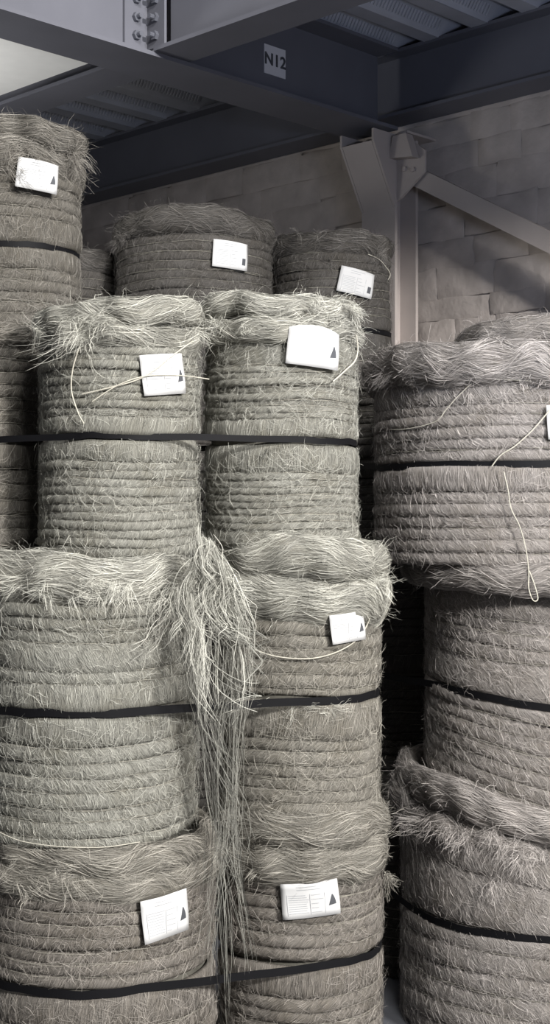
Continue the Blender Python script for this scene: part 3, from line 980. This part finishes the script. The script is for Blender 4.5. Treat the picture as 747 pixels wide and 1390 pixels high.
BALES['H4'].twine([(500, 345), (515, 352), (524, 362), (530, 372), (527, 380)], r=0.0016)
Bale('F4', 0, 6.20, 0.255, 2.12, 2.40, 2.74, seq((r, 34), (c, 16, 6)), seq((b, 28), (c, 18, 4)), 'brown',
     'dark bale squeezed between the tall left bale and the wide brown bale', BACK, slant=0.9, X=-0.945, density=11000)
for kx, (X, Y, Rr, nm) in {'G': (BALES['G4'].X, 6.05, 0.33, 'wide brown bale'), 'H': (BALES['H4'].X, 6.15, 0.255, 'bale beside the column'), 'F': (-0.945, 6.2, 0.25, 'dark squeezed bale')}.items():
    for i in range(3):
        zb = i * 0.7067
        Bale('%s%d' % (kx, i + 1), 0, Y, Rr, zb, zb + 0.36, zb + 0.7067, seq((r, 34), (c, 18, 7)), seq((b, 28), (c, 18, 7)), 'brown',
             ('hidden floor level bale', 'hidden second bale', 'hidden third bale')[i] + ' under the ' + nm, X=X, fuzz=False)
for i, (zb, zs, zt) in enumerate(((0.0, 0.42, 0.76), (0.76, 1.11, 1.48))):
    Bale('D%d' % (i + 1), 0, 4.02, 0.23, zb, zs, zt, seq((r, 34), (c, 20, 7)), seq((b, 28), (c, 20, 7)), 'straw',
         ('hidden floor level bale', 'hidden second bale')[i] + ' left of the front stack', X=-1.04, fuzz=False)

for _b in BALES.values(): _b.finish()

# ------------------------------------------------------------------ straps
strap(['A1', 'B1'], 'black strap round the two lowest front bales')
strap(['D2', 'A2', 'B2'], 'black strap round the middle front bales, passing behind hanging fibres')
strap(['D3', 'A3', 'B3'], 'black strap round the topmost front bales', h=0.017)
strap(['C1', 'I1'], 'black strap round the lowest right bale')
strap(['C2', 'I2'], 'black strap sloping across the tilted right bale and the dark gap')
strap(['C3', 'I3'], 'black strap round the top bale of the right stack')
strap(['E4'], 'black strap round the tall back left bale', h=0.019)
strap(['G4', 'H4'], 'black strap round the brown back bales beside the column', h=0.019)

# ------------------------------------------------------------------ hanging hank of long loose fibres between the front columns
S = Strands()


def hang(n, x0, x1, y0, d0, path, wid, length, curl, wave, bright=1.0):
    """fibres that fall along a pixel path (x offset, y) from a start between x0 and x1"""
    k = 22
    s = np.linspace(0, 1, k)
    nl = max(4, n // 9); lk = rng.integers(0, nl, n)
    st = rng.uniform(x0, x1, nl)[lk] + rng.normal(0, 3.0, n)
    pth = np.asarray(path, float)
    total = rng.uniform(length[0], length[1], nl)[lk] * rng.uniform(0.75, 1.1, n)
    yy = y0 + rng.normal(0, 7, nl)[lk][:, None] + rng.normal(0, 3, n)[:, None] + total[:, None] * s[None, :]
    cx = np.interp(yy.ravel(), pth[:, 1], pth[:, 0]).reshape(n, k)
    sp = np.interp(yy.ravel(), pth[:, 1], pth[:, 2]).reshape(n, k)
    u = (st - (x0 + x1) / 2) / max((x1 - x0) / 2, 1e-6)
    u2 = np.clip(u + rng.normal(0, 0.6, nl)[lk] + rng.normal(0, 0.12, n), -1.35, 1.35)
    mix = np.clip(s[None, :] * 1.5, 0, 1)
    X = cx + sp * (u[:, None] * (1 - mix) + u2[:, None] * mix)
    f1 = (rng.uniform(0.5, 1.9, nl)[lk] * rng.uniform(0.92, 1.08, n))[:, None]; ph = (rng.uniform(0, 6.28, nl)[lk] + rng.normal(0, 0.25, n))[:, None]
    am = (rng.gamma(2.0, wave / 2, nl)[lk] * rng.uniform(0.7, 1.2, n))[:, None]
    X = X + am * np.sin(s[None, :] * f1 * 6.28 + ph) * np.minimum(1, s[None, :] * 3) + curl * np.cumsum(rng.normal(0, 1, (n, k)), axis=1)
    yy = yy + am * 0.6 * np.cos(s[None, :] * f1 * 6.28 + ph) * np.minimum(1, s[None, :] * 3)
    D = d0 + rng.uniform(-0.03, 0.06, nl)[lk][:, None] + rng.normal(0, 0.006, n)[:, None] + 0.02 * np.sin(s[None, :] * 7 + ph)
    P = np.stack([(X - CX) * D / F, D + 0 * X, EYE + (CY - yy) * D / F], axis=2)
    nr = np.zeros_like(P); nr[..., 1] = -1
    S.add(P, nr, rng.uniform(0.5, 1.2, n) * wid, rng.uniform(0.25, 1.0, n) * bright, roll=1.2)


full = [(276, 725, 14), (288, 780, 30), (297, 850, 38), (297, 930, 34), (300, 985, 17), (304, 1040, 11), (309, 1120, 9), (315, 1200, 12), (321, 1300, 18), (326, 1390, 22), (328, 1450, 24)]
hang(150, 258, 300, 732, 3.50, full, 0.0014, (60, 250), 0.8, 9)
hang(130, 262, 330, 765, 3.49, full, 0.0014, (80, 220), 0.8, 14)
hang(80, 236, 264, 810, 3.42, [(250, 780, 10), (254, 860, 13), (264, 960, 18), (272, 1100, 18)], 0.0012, (60, 170), 0.7, 7)
hang(50, 280, 318, 745, 3.52, full, 0.0011, (220, 720), 0.9, 13, 0.5)
hang(60, 290, 312, 900, 3.53, full, 0.0011, (140, 500), 0.9, 13, 0.45)
hk = S.build('fibre_hank', STRAND['olive'], None)
hk['label'] = 'long pale loose fibres hanging between the two front columns'; hk['category'] = 'fibres'
